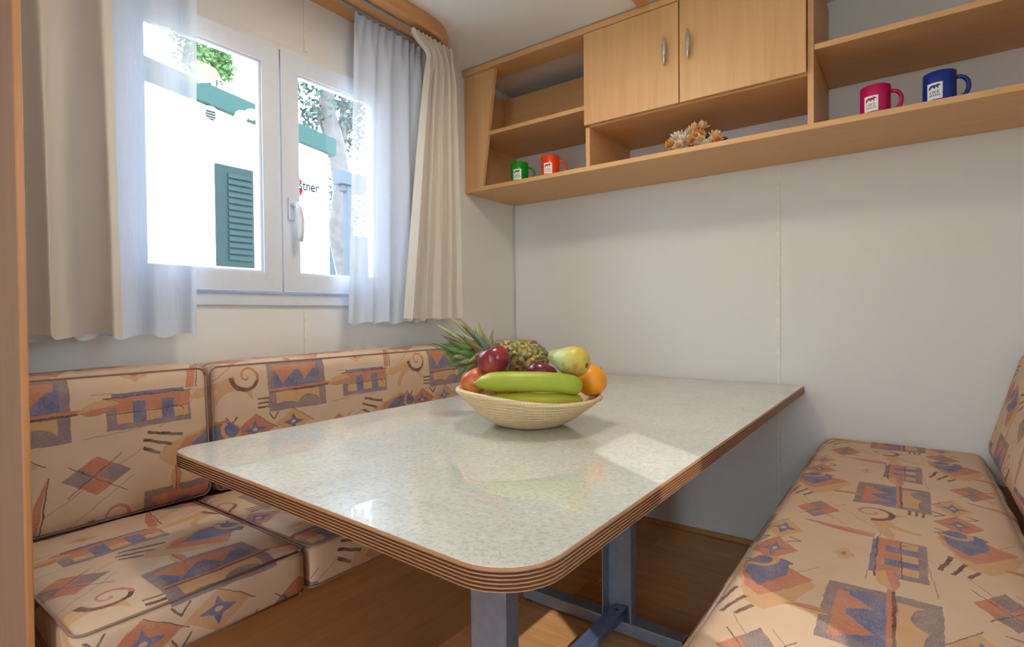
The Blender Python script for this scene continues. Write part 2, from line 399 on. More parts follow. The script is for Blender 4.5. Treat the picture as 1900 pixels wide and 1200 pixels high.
# unseen glazed door, added behind the camera to let low daylight in
wf = tag(thing('added_door_1', (1.75, YB, .05), None, None), kind='structure')
obj('frame', *join([boxvf((1.452, YB-.05, .052), (2.048, YB, .14)), boxvf((1.452, YB-.05, 1.93), (2.048, YB, 1.998)), boxvf((1.452, YB-.05, .14), (1.52, YB, 1.93)), boxvf((1.98, YB-.05, .14), (2.048, YB, 1.93))]), M_pvc, wf)
box('pane', (1.52, YB-.03, .14), (1.98, YB-.025, 1.93), M_glass, wf)
wg = tag(thing('added_window_2', (XR, -1.975, 1.02), None, None), kind='structure')  # unseen side window, added to bring daylight in from the right
obj('frame', *join([boxvf((XR, -2.148, 1.022), (XR+.05, -1.802, 1.07)), boxvf((XR, -2.148, 1.80), (XR+.05, -1.802, 1.848)), boxvf((XR, -2.148, 1.07), (XR+.05, -2.10, 1.80)), boxvf((XR, -1.85, 1.07), (XR+.05, -1.802, 1.80))]), M_pvc, wg)
box('pane', (XR+.025, -2.10, 1.07), (XR+.03, -1.85, 1.80), M_glass, wg)
# ------------------------------------------------------------------ ceiling lamps, added out of view to light the room
def added_ceiling_lamp(x, y, power, label, col):
    t = thing('added_ceiling_lamp', (x, y, CEIL-.07), label, 'lamp')
    obj('base_plate', *lathevf([(0, CEIL-.001), (.15, CEIL-.001), (.155, CEIL-.02), (0, CEIL-.02)], 32, (x, y, 0)), M_white, t, True)
    k = NT('opal_glass'); k.base((.9, .88, .82), .4); k.put(k.p.inputs['Emission Color'], col); k.p.inputs['Emission Strength'].default_value = 2.5
    obj('shade', *lathevf([(.14, CEIL-.02), (.135, CEIL-.045), (.10, CEIL-.062), (.05, CEIL-.069), (0, CEIL-.07)], 32, (x, y, 0)), k.m, t, True)
    ld = bpy.data.lights.new('added_lamp_light', 'AREA'); ld.shape = 'DISK'; ld.size = .28; ld.energy = power; ld.color = col
    lo = bpy.data.objects.new('added_lamp_light', ld); COL.objects.link(lo); lo.parent = t; lo.location = (0, 0, -.004)
added_ceiling_lamp(.85, -1.30, 8.5, 'added round opal ceiling lamp above the table, out of view', (1, .86, .70))
added_ceiling_lamp(1.2, -3.6, 8, 'added round opal ceiling lamp over the open floor, out of view', (1, .90, .78))

# ------------------------------------------------------------------ cushions and benches
def cushion(name, a, b, label, group, uvf, lean=None, crown=.012, rad=.022, ndiv=(10, 10, 6)):
    """rounded box with slightly domed faces; uvf(p) -> pattern coordinates in metres; lean(p) -> moved point"""
    a, b = Vector(a), Vector(b); c = (a+b)/2; h = (b-a)/2
    bm = bmesh.new(); bmesh.ops.create_cube(bm, size=2)
    Vd, Fd, UV = [], [], []
    # six grids, unwelded so that each side carries its own stretch of print
    for ax in range(3):
        for sg in (-1, 1):
            i, j = (ax+1) % 3, (ax+2) % 3; nu, nv = max(8, int(h[i]*2/.035)), max(8, int(h[j]*2/.035)); st = len(Vd)
            def edge(q, hh):                       # denser near the edge
                return math.copysign(1-(1-abs(q))**1.0, q)
            for y in range(nv+1):
                for x in range(nu+1):
                    p = Vector((0, 0, 0)); p[ax] = sg*h[ax]; p[i] = h[i]*math.sin((x/nu*2-1)*PI/2); p[j] = h[j]*math.sin((y/nv*2-1)*PI/2)
                    q = Vector([max(-(h[m]-rad), min(h[m]-rad, p[m])) for m in range(3)]); d = p-q
                    if d.length > 1e-9: pr = q+d.normalized()*rad
                    else: pr = p
                    w = [max(0, 1-(p[m]/h[m])**2) for m in range(3)]
                    nn = Vector((0, 0, 0)); nn[ax] = sg
                    pr = pr+nn*((crown if (ax == 0 or (ax == 2 and sg > 0)) else 0)*(w[i]*w[j])**.5)+nn*(.0022*math.sin(pr[i]*31+ax+c[1]*9)*math.sin(pr[j]*23+sg))*min(1, w[i]*w[j]*6)
                    pw = pr+c; UV.append(uvf(pw, ax, sg)); Vd.append(lean(pw) if lean else pw)
            for y in range(nv):
                for x in range(nu):
                    f = (st+y*(nu+1)+x, st+y*(nu+1)+x+1, st+(y+1)*(nu+1)+x+1, st+(y+1)*(nu+1)+x)
                    Fd.append(f if sg > 0 else f[::-1])
    bm.free()
    t = thing(name, ((a.x+b.x)/2, (a.y+b.y)/2, a.z), label, 'cushion', group)
    obj('cover', Vd, Fd, M_fab, t, True, UV)
    return t, c, h
def pipe(t, pts, r=.0024):
    return obj('piping', *tubevf(pts, r, 8), M_pipe, t, True)
def loop(ax, val, c, h, rad, lean, cut=.35):
    i, j = (ax+1) % 3, (ax+2) % 3; out = []
    rr = rad*1.0; q = rad*.30
    for (si, sj, a0) in ((1, 1, 0), (-1, 1, 90), (-1, -1, 180), (1, -1, 270)):
        for k in range(5):
            an = math.radians(a0+k*22.5); p = Vector((0, 0, 0)); p[ax] = val
            p[i] = c[i]+si*(h[i]-rr-q*0)+math.cos(an)*(rr-q*.5); p[j] = c[j]+sj*(h[j]-rr)+math.sin(an)*(rr-q*.5)
            out.append(lean(p) if lean else p)
    out.append(out[0]); return out
S0 = -.83
def uv_back(p, ax, sg):       # left back cushions: print runs down the front face
    if ax == 2: return (-p.y+S0, .985-p.z-(.17-p.x)*sg)
    if ax == 1: return (-p.y+S0+(p.x-.17)*sg, .985-p.z)
    return (-p.y+S0, .985-p.z)
def uv_seat(p, ax, sg):
    if ax == 0: return (-p.y+S0+.2, p.x-.40+(.47-p.z))
    if ax == 1: return (-p.y+S0+.2-(.47-p.z)*sg, p.x-.40)
    return (-p.y+S0+.2, p.x-.40)
def uv_rseat(p, ax, sg):
    if ax == 0: return (-p.y+S0, p.x-1.476-(.49-p.z))
    if ax == 1: return (-p.y+S0+(.49-p.z), p.x-1.476)
    return (-p.y+S0, p.x-1.476)
def uv_rback(p, ax, sg):
    if ax == 2: return (-p.y+S0+.1, 1.05-p.z+(p.x-1.94))
    if ax == 1: return (-p.y+S0+.1+(p.x-1.94), 1.05-p.z)
    return (-p.y+S0+.1, 1.05-p.z)
bench = thing('bench_seat', (.31, -1.07, 0), 'wooden bench base under the cushions along the window wall', 'bench')
box('front_panel', (.610, -2.155, 0), (.628, -.002, .352), M_base, bench)
box('seat_board', (.003, -2.155, .352), (.640, -.002, .366), M_base, bench, .002)
for y in (-2.155, -1.10, -.02): box('side_panel', (.004, y, 0), (.609, y+.016, .351), M_base, bench)
def lean_l(p): return Vector((p.x+(.835-p.z)*.06, p.y, p.z))
SG, BG, RG = 'patterned bench cushions', 'patterned bench cushions', 'patterned bench cushions'
for y0, y1, lab in ((-2.130, -1.722, 'short patterned seat cushion on the window bench beside the wooden partition'), (-1.717, -.862, 'patterned seat cushion on the window bench, half hidden under the table edge'), (-.857, -.004, 'patterned seat cushion on the window bench in the corner of the room')):
    t, c, h = cushion('seat_cushion', (.150, y0, .370), (.690, y1, .470), lab, SG, uv_seat, None, .006, .020)
    pipe(t, loop(2, .466, c, h, .020, None)); pipe(t, loop(2, .375, c, h, .020, None))
for y0, y1, lab in ((-2.100, -1.680, 'short patterned back cushion standing against the window wall beside the partition'), (-1.674, -.006, 'long patterned back cushion under the window, running into the corner')):
    t, c, h = cushion('back_cushion', (.006, y0, .476), (.158, y1, .832), lab, BG, uv_back, lean_l, .010, .026)
    pipe(t, loop(0, .150, c, h, .026, lean_l))
benchr = thing('bench_seat', (1.85, -1.0, 0), 'wooden bench base under the cushions on the free side of the table', 'bench')
box('front_panel', (1.520, -2.02, 0), (1.538, -.002, .372), M_base, benchr)
box('seat_board', (1.505, -2.02, .372), (2.200, -.002, .386), M_base, benchr, .002)
box('side_panel', (1.539, -2.018, 0), (2.200, -2.002, .371), M_base, benchr)
t, c, h = cushion('seat_cushion', (1.474, -1.98, .391), (1.935, -.006, .488), 'long patterned seat cushion on the free-standing bench opposite the window', SG, uv_rseat, None, .012, .024)
def lean_r(p): return Vector((p.x+max(0, p.z-.49)*.27, p.y, p.z))
t, c, h = cushion('back_cushion', (1.940, -1.96, .490), (2.085, -.006, .845), 'long patterned back cushion leaning behind the seat opposite the window', BG, uv_rback, lean_r, .014, .030)

# ------------------------------------------------------------------ table
tab = thing('dining_table', (.95, -1.0, 0), 'long speckled grey table with rounded corners and grooved wooden edging', 'table')
TZ, TH = .680, .030
cor = [(.434, -1.892), (1.406, -1.932), (1.406, -.016), (.434, -.016)]; rads = [.060, .085, .004, .004]
def outline(inset):
    out = []; n = 4
    for i in range(4):
        p0, p, p1 = Vector(cor[i-1]), Vector(cor[i]), Vector(cor[(i+1) % 4]); r = rads[i]
        d0, d1 = (p0-p).normalized(), (p1-p).normalized(); ang = d0.angle(d1); tl = r/math.tan(ang/2); cc = p+(d0+d1).normalized()*(r/math.sin(ang/2))
        s, e = p+d0*tl-cc, p+d1*tl-cc; a0 = math.atan2(s.y, s.x); a1 = math.atan2(e.y, e.x)
        while a1 < a0: a1 += 2*PI
        for k in range(9):
            a = lerp(a0, a1, k/8); out.append((cc.x+math.cos(a)*(r-inset), cc.y+math.sin(a)*(r-inset)) if r > inset else (cc.x+math.cos(a)*r-math.copysign(inset, cc.x-.9)*0, cc.y+math.sin(a)*r))
    return out
O0 = outline(.0025)
obj('top', *prismvf(O0, lambda p, h: (p[0], p[1], h), TZ-.004, TZ), M_top, tab)
# edging with five grooves
prof = [(.0, TZ-.001), (-.002, TZ-.0035)]
z = TZ-.0055
for g in range(5): prof += [(-.002, z), (.0022, z-.0008), (.0022, z-.0022), (-.002, z-.003)]; z -= .0048
prof += [(-.002, TZ-TH+.001), (.002, TZ-TH)]
def edge_ring(prof):
    V, Fs = [], []; n = len(O0)
    for ins, zz in prof:
        V += [(x, y, zz) for x, y in outline(.0025+ins)]
    for i in range(len(prof)-1):
        for k in range(n):
            k2 = (k+1) % n; Fs.append((i*n+k, (i+1)*n+k, (i+1)*n+k2, i*n+k2))
    Fs.append(tuple(range((len(prof)-1)*n, len(prof)*n))[::-1]); return V, Fs
eo = obj('edging', *edge_ring(prof), [M_ply, M_plyd], tab)
n = len(O0)
for i in range(len(prof)-1):
    if prof[i][0] > .001 or prof[i+1][0] > .002:
        if i < len(prof)-2:
            for k in range(n): eo.data.polygons[i*n+k].material_index = 1
# two folding pedestals joined by a rail
def pedestal(y):
    x0, x1 = .975, 1.070; yy = y
    lg = obj('leg', *join([boxvf((x0, yy, .045), (x0+.004, yy+.045, .54)), boxvf((x1-.004, yy, .045), (x1, yy+.045, .54)), boxvf((x0+.004, yy+.040, .045), (x1-.004, yy+.045, .54))]), M_leg, tab)
    obj('leg_sleeve', *join([boxvf((x0+.005, yy+.004, .57), (x1-.005, yy+.039, .649)), boxvf((x0+.005, yy+.03, .40), (x0+.012, yy+.039, .57)), boxvf((x1-.012, yy+.03, .40), (x1-.005, yy+.039, .57)), boxvf((x0+.012, yy+.03, .40), (x1-.012, yy+.039, .548))]), M_leg, lg)
    obj('pivot_bolt', *tubevf([(x0-.010, yy+.016, .53), (x1+.010, yy+.016, .53)], .008, 12), M_legd, lg, True)
    f = box('foot', (.68, yy-.005, .006), (1.225, yy+.048, .044), M_leg, tab, .004)
    for xx in (.69, 1.20): box('foot_pad', (xx, yy, 0), (xx+.02, yy+.042, .006), M_black, f)
    box('top_plate', (.80, yy-.01, .645), (1.16, yy+.055, .650), M_leg, tab)
pedestal(-.90); 
# near pedestal with a closed front
yy = -1.515
lg = box('leg', (.975, yy, .045), (1.070, yy+.045, .60), M_leg, tab, .002)
obj('leg_sleeve', *join([boxvf((.983, yy+.005, .60), (1.062, yy+.040, .645))]), M_leg, lg)
obj('pivot_bolt', *tubevf([(.964, yy+.016, .475), (1.082, yy+.016, .475)], .008, 12), M_legd, lg, True)
f = box('foot', (.68, yy-.005, .006), (1.225, yy+.048, .044), M_leg, tab, .004)
for xx in (.69, 1.20): box('foot_pad', (xx, yy, 0), (xx+.02, yy+.042, .006), M_black, f)
box('top_plate', (.80, yy-.01, .645), (1.16, yy+.055, .650), M_leg, tab)
rl = box('rail', (1.000, yy+.046, .046), (1.046, -.868, .072), M_legd, tab, .003)
obj('rail_hole', *lathevf([(.0, .0725), (.006, .0725), (.006, .0715)], 12, (1.023, -.90, 0)), M_black, rl)

# ------------------------------------------------------------------ overhead cabinet on the back wall
cab = thing('wall_cabinet', (1.1, -.2, 1.556), 'long beech overhead cabinet with open shelves and two doors', 'cabinet')
YF = -.400; ZB0, ZB1 = 1.556, 1.575; DX0, DX1 = .660, 1.470; XE = 2.200
tag(box('bottom_board', (.003, -.402, ZB0), (XE, -.002, ZB1), M_wx, cab, .0015), 'beech bottom board')
box('cornice', (.003, -.420, 2.110), (XE, -.296, 2.136), M_wx, cab, .004)
st = [(.004, 0), (.108, 0), (.190, 1), (.004, 1)]
V, Fs = prismvf([(x, lerp(ZB1, 2.110, q)) for x, q in st], lambda p, h: (p[0], h, p[1]), YF, YF+.018)
obj('stile', *recalc(V, Fs), M_wz, cab)
box('side_panel', (.004, YF+.019, ZB1), (.020, -.002, 2.092), M_wy, cab)
box('back_rail', (.021, -.100, 1.828), (.655, -.086, 2.093), M_wx, cab)
sh = lambda x0, x1: box('shelf', (x0, YF+.004, 1.810), (x1, -.003, 1.828), M_wx, cab, .001)
s1 = sh(.021, DX0-.001); s2 = sh(DX1+.0185, XE)
for x, y0, zt in ((DX0, YF+.020, 1.733), (DX1, YF, 2.109)):
    box('divider', (x, y0 if zt > 2 else YF, ZB1), (x+.018, -.003, zt), M_wy, cab, .001)
box('divider', (DX0, YF+.020, 1.751), (DX0+.016, -.003, 2.109), M_wy, cab, .001)
box('door_floor', (DX0+.0185, YF+.004, 1.733), (DX1-.0005, -.003, 1.750), M_wx, cab)
box('side_panel', (XE-.018, YF, ZB1), (XE, -.003, 2.109), M_wz, cab)
dd = ((DX0+.002, 1.0535, 1.005), (1.0575, DX1-.002, 1.093))
for xa, xb, hx in dd:
    d = box('door', (xa, YF-.018, 1.738), (xb, YF, 2.107), M_wz, cab, .0015)
    # pointed satin handle standing on two feet
    ov = [(0, -.055), (.0065, -.035), (.009, 0), (.0065, .035), (0, .055), (-.0065, .035), (-.009, 0), (-.0065, -.035)]
    yc = YF-.018
    V, Fs = [], []; N = 24; zc = 1.935
    for lay, (off, sc_) in enumerate(((.012, .9), (.017, 1.0), (.021, .8), (.022, .3))):
        for k in range(N):
            a = 2*PI*k/N; w = math.cos(a); q = math.sin(a)
            V.append((hx+.0095*w*sc_*(1-.35*abs(q)), yc-off, zc+math.copysign(abs(q)**1.25, q)*.056*(sc_ if lay != 0 else .97)))
    for i in range(3):
        for k in range(N): Fs.append((i*N+k, i*N+(k+1) % N, (i+1)*N+(k+1) % N, (i+1)*N+k))
    Fs += [tuple(range(N)), tuple(range(3*N, 4*N))[::-1]]
    feet = [boxvf((hx-.003, yc-.013, zc+s*.032-.004), (hx+.003, yc, zc+s*.032+.004)) for s in (-1, 1)]
    hd = tag(obj('handle', *recalc(*join([(V, Fs)]+feet)), M_chrome, d, True), 'satin metal pointed handle')
    for s in range(-4, 5): box('stud', (hx-.0022, yc-.0235, zc+s*.0062-.0016), (hx+.0022, yc-.0205, zc+s*.0062+.0016), M_steel, hd) if False else None
    obj('studs', *join([boxvf((hx-.002, yc-.0232, zc+s*.0066-.0014), (hx+.002, yc-.021, zc+s*.0066+.0014)) for s in range(-4, 5)]), M_steel, hd)

# ------------------------------------------------------------------ mugs
def text_mesh(txt, size):
    cu = bpy.data.curves.new('t', 'FONT'); cu.body = txt; cu.size = size; cu.offset = size*.02; cu.align_x = 'CENTER'; o = bpy.data.objects.new('t', cu); COL.objects.link(o)
    dg = bpy.context.evaluated_depsgraph_get(); me = bpy.data.meshes.new_from_object(o.evaluated_get(dg))
    V = [tuple(v.co) for v in me.vertices]; Fs = [tuple(p.vertices) for p in me.polygons]
    bpy.data.objects.remove(o); bpy.data.curves.remove(cu); bpy.data.meshes.remove(me); return V, Fs
TXT = text_mesh('LIKE', .0125)
BEAR = [(-.0145, -.0060), (-.0140, .0000), (-.0110, .0045), (-.0040, .0062), (.0020, .0050), (.0060, .0062), (.0085, .0075), (.0100, .0062), (.0150, .0045), (.0152, .0028), (.0105, .0015),
        (.0085, -.0005), (.0100, -.0050), (.0070, -.0052), (.0050, -.0012), (.0015, -.0018), (.0020, -.0058), (-.0015, -.0058), (-.0030, -.0015), (-.0070, -.0015), (-.0085, -.0040), (-.0105, -.0070), (-.0140, -.0075)]
def mug(pos, col, label, face, hand, dark):
    x, y, z = pos; t = thing('mug', pos, label, 'mug', 'coloured mugs on the cabinet'); R, H = .041, .098
    m = plain('glaze_'+label.split()[0], col, .22, var=.03)
    prof = [(0, 0), (R-.003, 0), (R, .003), (R, H-.002), (R-.0015, H), (R-.004, H-.001), (R-.0045, .006), (0, .005)]
    obj('body', *recalc(*lathevf([(r, q+z) for r, q in prof], 48, (x, y, 0))), m, t, True)
    hp = []
    for k in range(15):
        a = -PI/2*1.02+PI*1.04*k/14; hp.append((R-.004+.031*max(0, math.cos(a))**.75, .049+.031*math.sin(a)))
    obj('handle', *tubevf([(x+math.cos(hand)*r, y+math.sin(hand)*r, z+q) for r, q in hp], .0058, 12), m, t, True)
    def wrap(p, off): a = face+p[0]/R; return (x+math.cos(a)*(R+off), y+math.sin(a)*(R+off), z+p[1])
    lb = obj('label', *gridvf(10, 4, lambda u, v: wrap(((u-.5)*.038, .015+v*.048), .0004)), M_white, t, True)
    N = len(BEAR); mb = bmesh.new(); vs = [mb.verts.new((p[0], p[1], 0)) for p in BEAR]; f = mb.faces.new(vs); bmesh.ops.triangulate(mb, faces=[f]); mb.verts.index_update()
    BV = [v.co.copy() for v in mb.verts]; BF = [tuple(v.index for v in q.verts) for q in mb.faces]; mb.free()
    obj('bear_emblem', [wrap((v.x, v.y+.051), .0008) for v in BV], BF, plain('print_'+label.split()[0], tuple(c*.6 for c in col), .5), lb)
    ink = plain('grey_ink_'+label.split()[0], dark, .5)
    obj('lettering', [wrap((v[0], v[1]+.031), .0008) for v in TXT[0]], TXT[1], ink, lb)
    bars = join([gridvf(1, 1, lambda u, v, b=b: wrap((-.013+b*.0046+u*.003, .0235+v*.0045), .0008)) for b in range(6)])
    obj('small_print', *bars, ink, lb)
for (u, v, yy, col, lab, dk) in ((964, 306, -.318, (.0, .27, .01), 'green mug with a white bear label on the open shelf', (.12, .22, .14)), (1021, 293, -.318, (.83, .055, .004), 'orange red mug with a white bear label on the open shelf', (.5, .25, .2)),
                                (1624, 174, -.318, (.52, .0, .085), 'magenta pink mug with a white bear label on the long shelf', (.3, .2, .25)), (1743, 143, -.318, (.0, .025, .26), 'dark blue mug with a white bear label on the long shelf', (.1, .12, .2))):
    p = on('y', yy, u, v); dirc = math.atan2(CAM.y-yy, CAM.x-p.x)
    mug((p.x, yy, ZB1+.0003), col, lab, dirc-.28, dirc+PI/2*1.02, dk)

# ------------------------------------------------------------------ artificial flowers on the cabinet
fl = thing('flower_bunch', (1.08, -.30, ZB1), 'small bunch of cream and orange artificial flowers lying on the cabinet', 'flowers')
M_pet = [plain('petal_cream', (.90, .82, .70), .6), plain('petal_orange', (.90, .46, .14), .6), plain('petal_peach', (.92, .66, .40), .6)]
M_fleaf = plain('silk_leaf', (.035, .06, .02), .6)
def blossom(c, axis, r, m, n=34):
    r *= 1.25
    c = Vector(c); q = Vector(axis).normalized().to_track_quat('Z', 'Y'); ps = []
    for i in range(n):
        a = i*2.399963; el = .25+1.1*(i/n); L = r*(.75+.35*random.random())
        d = Vector((math.cos(a)*math.cos(el), math.sin(a)*math.cos(el), math.sin(el))); sd_ = Vector((-math.sin(a), math.cos(a), 0)); w = r*.16
        nn = d.cross(sd_)*.12*r
        pts = [Vector((0, 0, 0)), d*L*.45+sd_*w+nn, d*L*.85+sd_*w*.7+nn*1.4, d*L+nn*2, d*L*.85-sd_*w*.7+nn*1.4, d*L*.45-sd_*w+nn]
        V = [tuple(c+q @ p) for p in pts]; th = q @ (nn.normalized()*.0008 if nn.length else Vector((0, 0, .0008)))
        ps.append((V+[tuple(Vector(v)-th) for v in V], [(0, 1, 2, 3, 4, 5), (11, 10, 9, 8, 7, 6)]))
    obj('blossom', *join(ps), m, fl)
for (u, v, yy, ax, r, mi) in ((1262, 262, -.30, (-.2, -.6, .7), .036, 0), (1281, 258, -.28, (0, -.5, .8), .036, 0), (1290, 246, -.30, (.1, -.6, .7), .030, 2), (1302, 240, -.30, (.3, -.5, .8), .026, 2), (1290, 258, -.32, (.1, -.9, .4), .026, 1), (1298, 252, -.30, (.4, -.9, .3), .022, 1),
                              (1246, 272, -.33, (-.3, -.9, .4), .024, 1), (1260, 273, -.34, (0, -1, .3), .024, 2), (1327, 258, -.30, (.3, -.6, .7), .028, 2), (1331, 262, -.32, (.2, -.9, .5), .022, 1), (1308, 270, -.33, (0, -.9, .4), .020, 0), (1270, 266, -.32, (-.1, -.8, .5), .030, 0), (1254, 266, -.30, (-.5, -.7, .5), .028, 0), (1320, 266, -.32, (.1, -.9, .4), .022, 0), (1284, 264, -.33, (0, -.9, .3), .022, 1), (1300, 262, -.33, (.2, -.9, .3), .022, 2)):
    blossom(on('y', yy, u, v), ax, r, M_pet[mi])
for (u, v, yy, du, dv) in ((1278, 268, -.345, 10, 3), (1311, 256, -.31, 8, -6), (1316, 262, -.31, 8, -3), (1340, 260, -.30, 12, -4)):
    a, b = on('y', yy, u-du/2, v), on('y', yy+.01, u+du, v+dv); w = Vector((0, -.004, .009))
    obj('leaf', [a, lerp(a, b, .5)+w, b, lerp(a, b, .5)-w], [(0, 1, 2), (0, 2, 3)], M_fleaf, fl)
st_ = obj('stem', *tubevf([(1.00, -.28, ZB1+.004), (1.08, -.27, ZB1+.006), (1.19, -.27, ZB1+.004)], .003, 8), M_fleaf, fl)

# ------------------------------------------------------------------ pelmet and curtains
pel = thing('curtain_pelmet', (.11, -1.4, 2.095), 'beech curtain pelmet board with curved end and two tracks under the ceiling', 'pelmet')
po = [(.001, -2.16), (.228, -2.16), (.228, -.86)]
for k in range(1, 13):
    a = PI/2*k/12; po.append((.228-.205*(1-math.cos(a)), -.86+.235*math.sin(a)))
po.append((.001, -.622))
obj('board', *recalc(*prismvf(po, lambda p, h: (p[0], p[1], h), 2.103, 2.139)), M_pel, pel)
fas = [p for p in po[1:-1]]
fv = []
for i, p in enumerate(fas):
    p = Vector(p); a = Vector(fas[max(0, i-1)]); b = Vector(fas[min(len(fas)-1, i+1)]); d = (b-a).normalized(); nrm = Vector((d.y, -d.x))
    fv += [(*(p+nrm*.002), 2.139), (*(p+nrm*.002), 2.088), (*(p-nrm*.016), 2.088), (*(p-nrm*.016), 2.139)]
ff = []
for i in range(len(fas)-1):
    for k in range(4): ff.append((i*4+k, i*4+(k+1) % 4, i*4+4+(k+1) % 4, i*4+4+k))
ff += [(0, 1, 2, 3), tuple(range(len(fv)-4, len(fv)))]
obj('fascia', *recalc(fv, ff), M_pel, pel)
for x in (.085, .150): box('track', (x, -2.15, 2.096), (x+.012, -.80, 2.103), M_steel, pel)

def curtain(name, label, cat, top, bot, x0, zt, zb, nf, amp, mat, ph=0, edge=None, seed=0, gather=.35, grp=None, sharp=1.0):
    """top/bot: y range at the head and hem"""
    rnd = random.Random(seed); wv = [(rnd.uniform(.6, 1.7), rnd.uniform(0, 6.28), rnd.uniform(.3, 1)) for _ in range(4)]
    nu, nv = 110, 46
    def fn(u, v):
        y0, y1 = lerp(top[0], bot[0], v), lerp(top[1], bot[1], v)
        if edge: y0 = edge(v)
        uu = u+.022*math.sin(2*PI*(u*1.7+.3)+seed)*math.sin(PI*u)
        y = lerp(y0, y1, uu)
        w = math.sin(2*PI*nf*u+ph+.7*math.sin(3.1*u+seed)); w = math.copysign(abs(w)**sharp, w)
        head = math.sin(2*PI*nf*2.3*u+ph)*.6
        k = sstep(v/.14)
        a = amp*lerp(gather, 1, sstep(v/.8))
        x = x0+a*lerp(head, w, k)+sum(c*.12*amp*math.sin(f*9*u+p) for f, p, c in wv)*v
        z = lerp(zt, zb, v)+(.006*math.sin(2*PI*nf*u+ph+1) if v > .97 else 0)
        z += (1-v)**6*.004*math.sin(2*PI*nf*2.3*u)
        return (x, y+.35*a*math.cos(2*PI*nf*u+ph)*k, z)
    t = thing(name, (x0, (bot[0]+bot[1])/2, zb), label, cat, grp)
    obj('cloth', *gridvf(nu, nv, fn), mat, t, True)
    nz = lambda v: [Vector(fn(i/nu, v))+Vector((.0012, 0, 0)) for i in range(nu+1)]
    A, B = nz(.962), nz(.966)
    obj('hem_stitch', [tuple(p) for p in A+B], [(i, i+1, nu+2+i, nu+1+i) for i in range(nu)], mat, t)
    A, B = nz(.0), nz(.035)
    V = [tuple(p+Vector((.002, 0, 0))) for p in A+B]
    obj('heading_tape', V, [(i, i+1, nu+2+i, nu+1+i) for i in range(nu)], mat, t)
    return t
curtain('net_curtain', 'sheer white net curtain pulled beside the partition', 'curtain', (-2.10, -1.645), (-2.08, -1.662), .072, 2.098, .918, 4.5, .017, M_net, .4, None, 3, .5, 'net curtains')
curtain('net_curtain', 'sheer white net curtain gathered on the cabinet side of the window', 'curtain', (-1.100, -.72), (-1.150, -.72), .075, 2.098, .940, 4.5, .015, M_net, 1.2, None, 5, .5, 'net curtains')
curtain('drape', 'cream opaque curtain hanging against the wooden partition', 'curtain', (-2.145, -1.885), (-2.145, -1.868), .150, 2.086, .925, 2.3, .036, M_drape, 2.0, None, 8, .5, 'cream drapes')
def edge_r(v):
    a, b, c_ = -.905, -.815, -.955
    return lerp(a, b, sstep(v/.06)) if v < .06 else lerp(b, c_, ((v-.06)/.94)**.85)
curtain('drape', 'cream opaque curtain drawn back beside the cabinet', 'curtain', (-.91, -.665), (-.95, -.640), .166, 2.086, .952, 4.4, .036, M_drape, .2, edge_r, 11, .7, 'cream drapes', 1.0)
# turned-over top corner of that drape

# ------------------------------------------------------------------ fruit bowl and fruit
BC = Vector((.934, -1.227, TZ))
RH = Vector((RT.x, RT.y, 0)).normalized()
def bowl():
    t = thing('fruit_bowl', BC, 'round coiled straw bowl full of fruit on the table', 'bowl')
    k = NT('coiled_straw'); v = k.coord(); a = k.noise(k.scaled(v, 1, 1, 5), 60, 3); b = k.noise(v, 260, 2)
    sz = k.n.new('ShaderNodeSeparateXYZ'); k.put(sz.inputs[0], v); ang = k.math('ARCTAN2', sz.outputs[1], sz.outputs[0])
    st_l = k.math('LESS_THAN', k.math('FRACT', k.math('MULTIPLY_ADD', ang, 24, k.math('MULTIPLY', k.math('FLOOR', k.math('MULTIPLY', sz.outputs[2], 130)), .37))), .14)
    st_c = k.math('LESS_THAN', k.math('FRACT', k.math('MULTIPLY', sz.outputs[2], 130)), .22)
    cst = k.mix(b, k.ramp(a, [(.3, (.52, .37, .21)), (.7, (.74, .59, .38))]), (.70, .53, .32))
    k.base(k.mix(k.math('MULTIPLY', k.math('MAXIMUM', st_l, st_c), .45), cst, (.30, .18, .08)), .75, .2); k.bump(b, .4, .001)
    base = [(.0, .004), (.066, .002), (.072, .000), (.082, .006)]
    prof = [(r, z) for r, z in base]; N = 11; r0, z0, r1, z1 = .082, .006, .188, .082
    def curve(q): return lerp(r0, r1, q**.92), lerp(z0, z1, q**1.25)
    for i in range(N):                               # coils bulge outwards
        for s in range(5):
            q = (i+s/5)/N; r, z = curve(q); w = .0024*math.sin(PI*s/5)
            prof.append((r+w*.7, z-w*.7))
    rimr, rimz = curve(1)
    inner = [(r-.007, z+.004) for r, z in [curve(1-i/12) for i in range(13)]]+[(.0, .012)]
    def warp(V):
        out = []
        for p in V:
            p = Vector(p); d = p-BC; hh = d.z/.086
            p.z += -.013*(d.x*RH.x+d.y*RH.y)/.186*hh+.003*hh*math.sin(3*math.atan2(d.y, d.x)+.5); out.append(tuple(p))
        return out
    V, Fs = lathevf(prof+inner, 72, BC); V, Fs = recalc(warp(V), Fs)
    obj('wall', V, Fs, k.m, t, True)
    rp = []
    for i in range(97):
        a = 2*PI*i/96; rp.append((BC.x+math.cos(a)*(rimr-.003), BC.y+math.sin(a)*(rimr-.003), BC.z+rimz+.001))
    V, Fs = tubevf(rp, .0062, 8, False); obj('rim', warp(V), Fs, k.m, t, True)
bowl()
def fruitmat(name, stops, scale, rough=.3, mott=.15, axis=None):
    k = NT(name); v = k.coord('Object'); g = k.noise(v, scale, 3)
    k.base(k.ramp(g, stops), rough, .45); return k.m
def ripple(V, c, amp, f):
    out = []
    for p in V:
        d = Vector(p)-c; out.append(tuple(c+d*(1+amp*math.sin(d.x*f+1)*math.sin(d.y*f+2)*math.sin(d.z*f+.5))))
    return out
def globe(prof_fn, n=22, seg=32): return [prof_fn(PI*i/n) for i in range(n+1)]
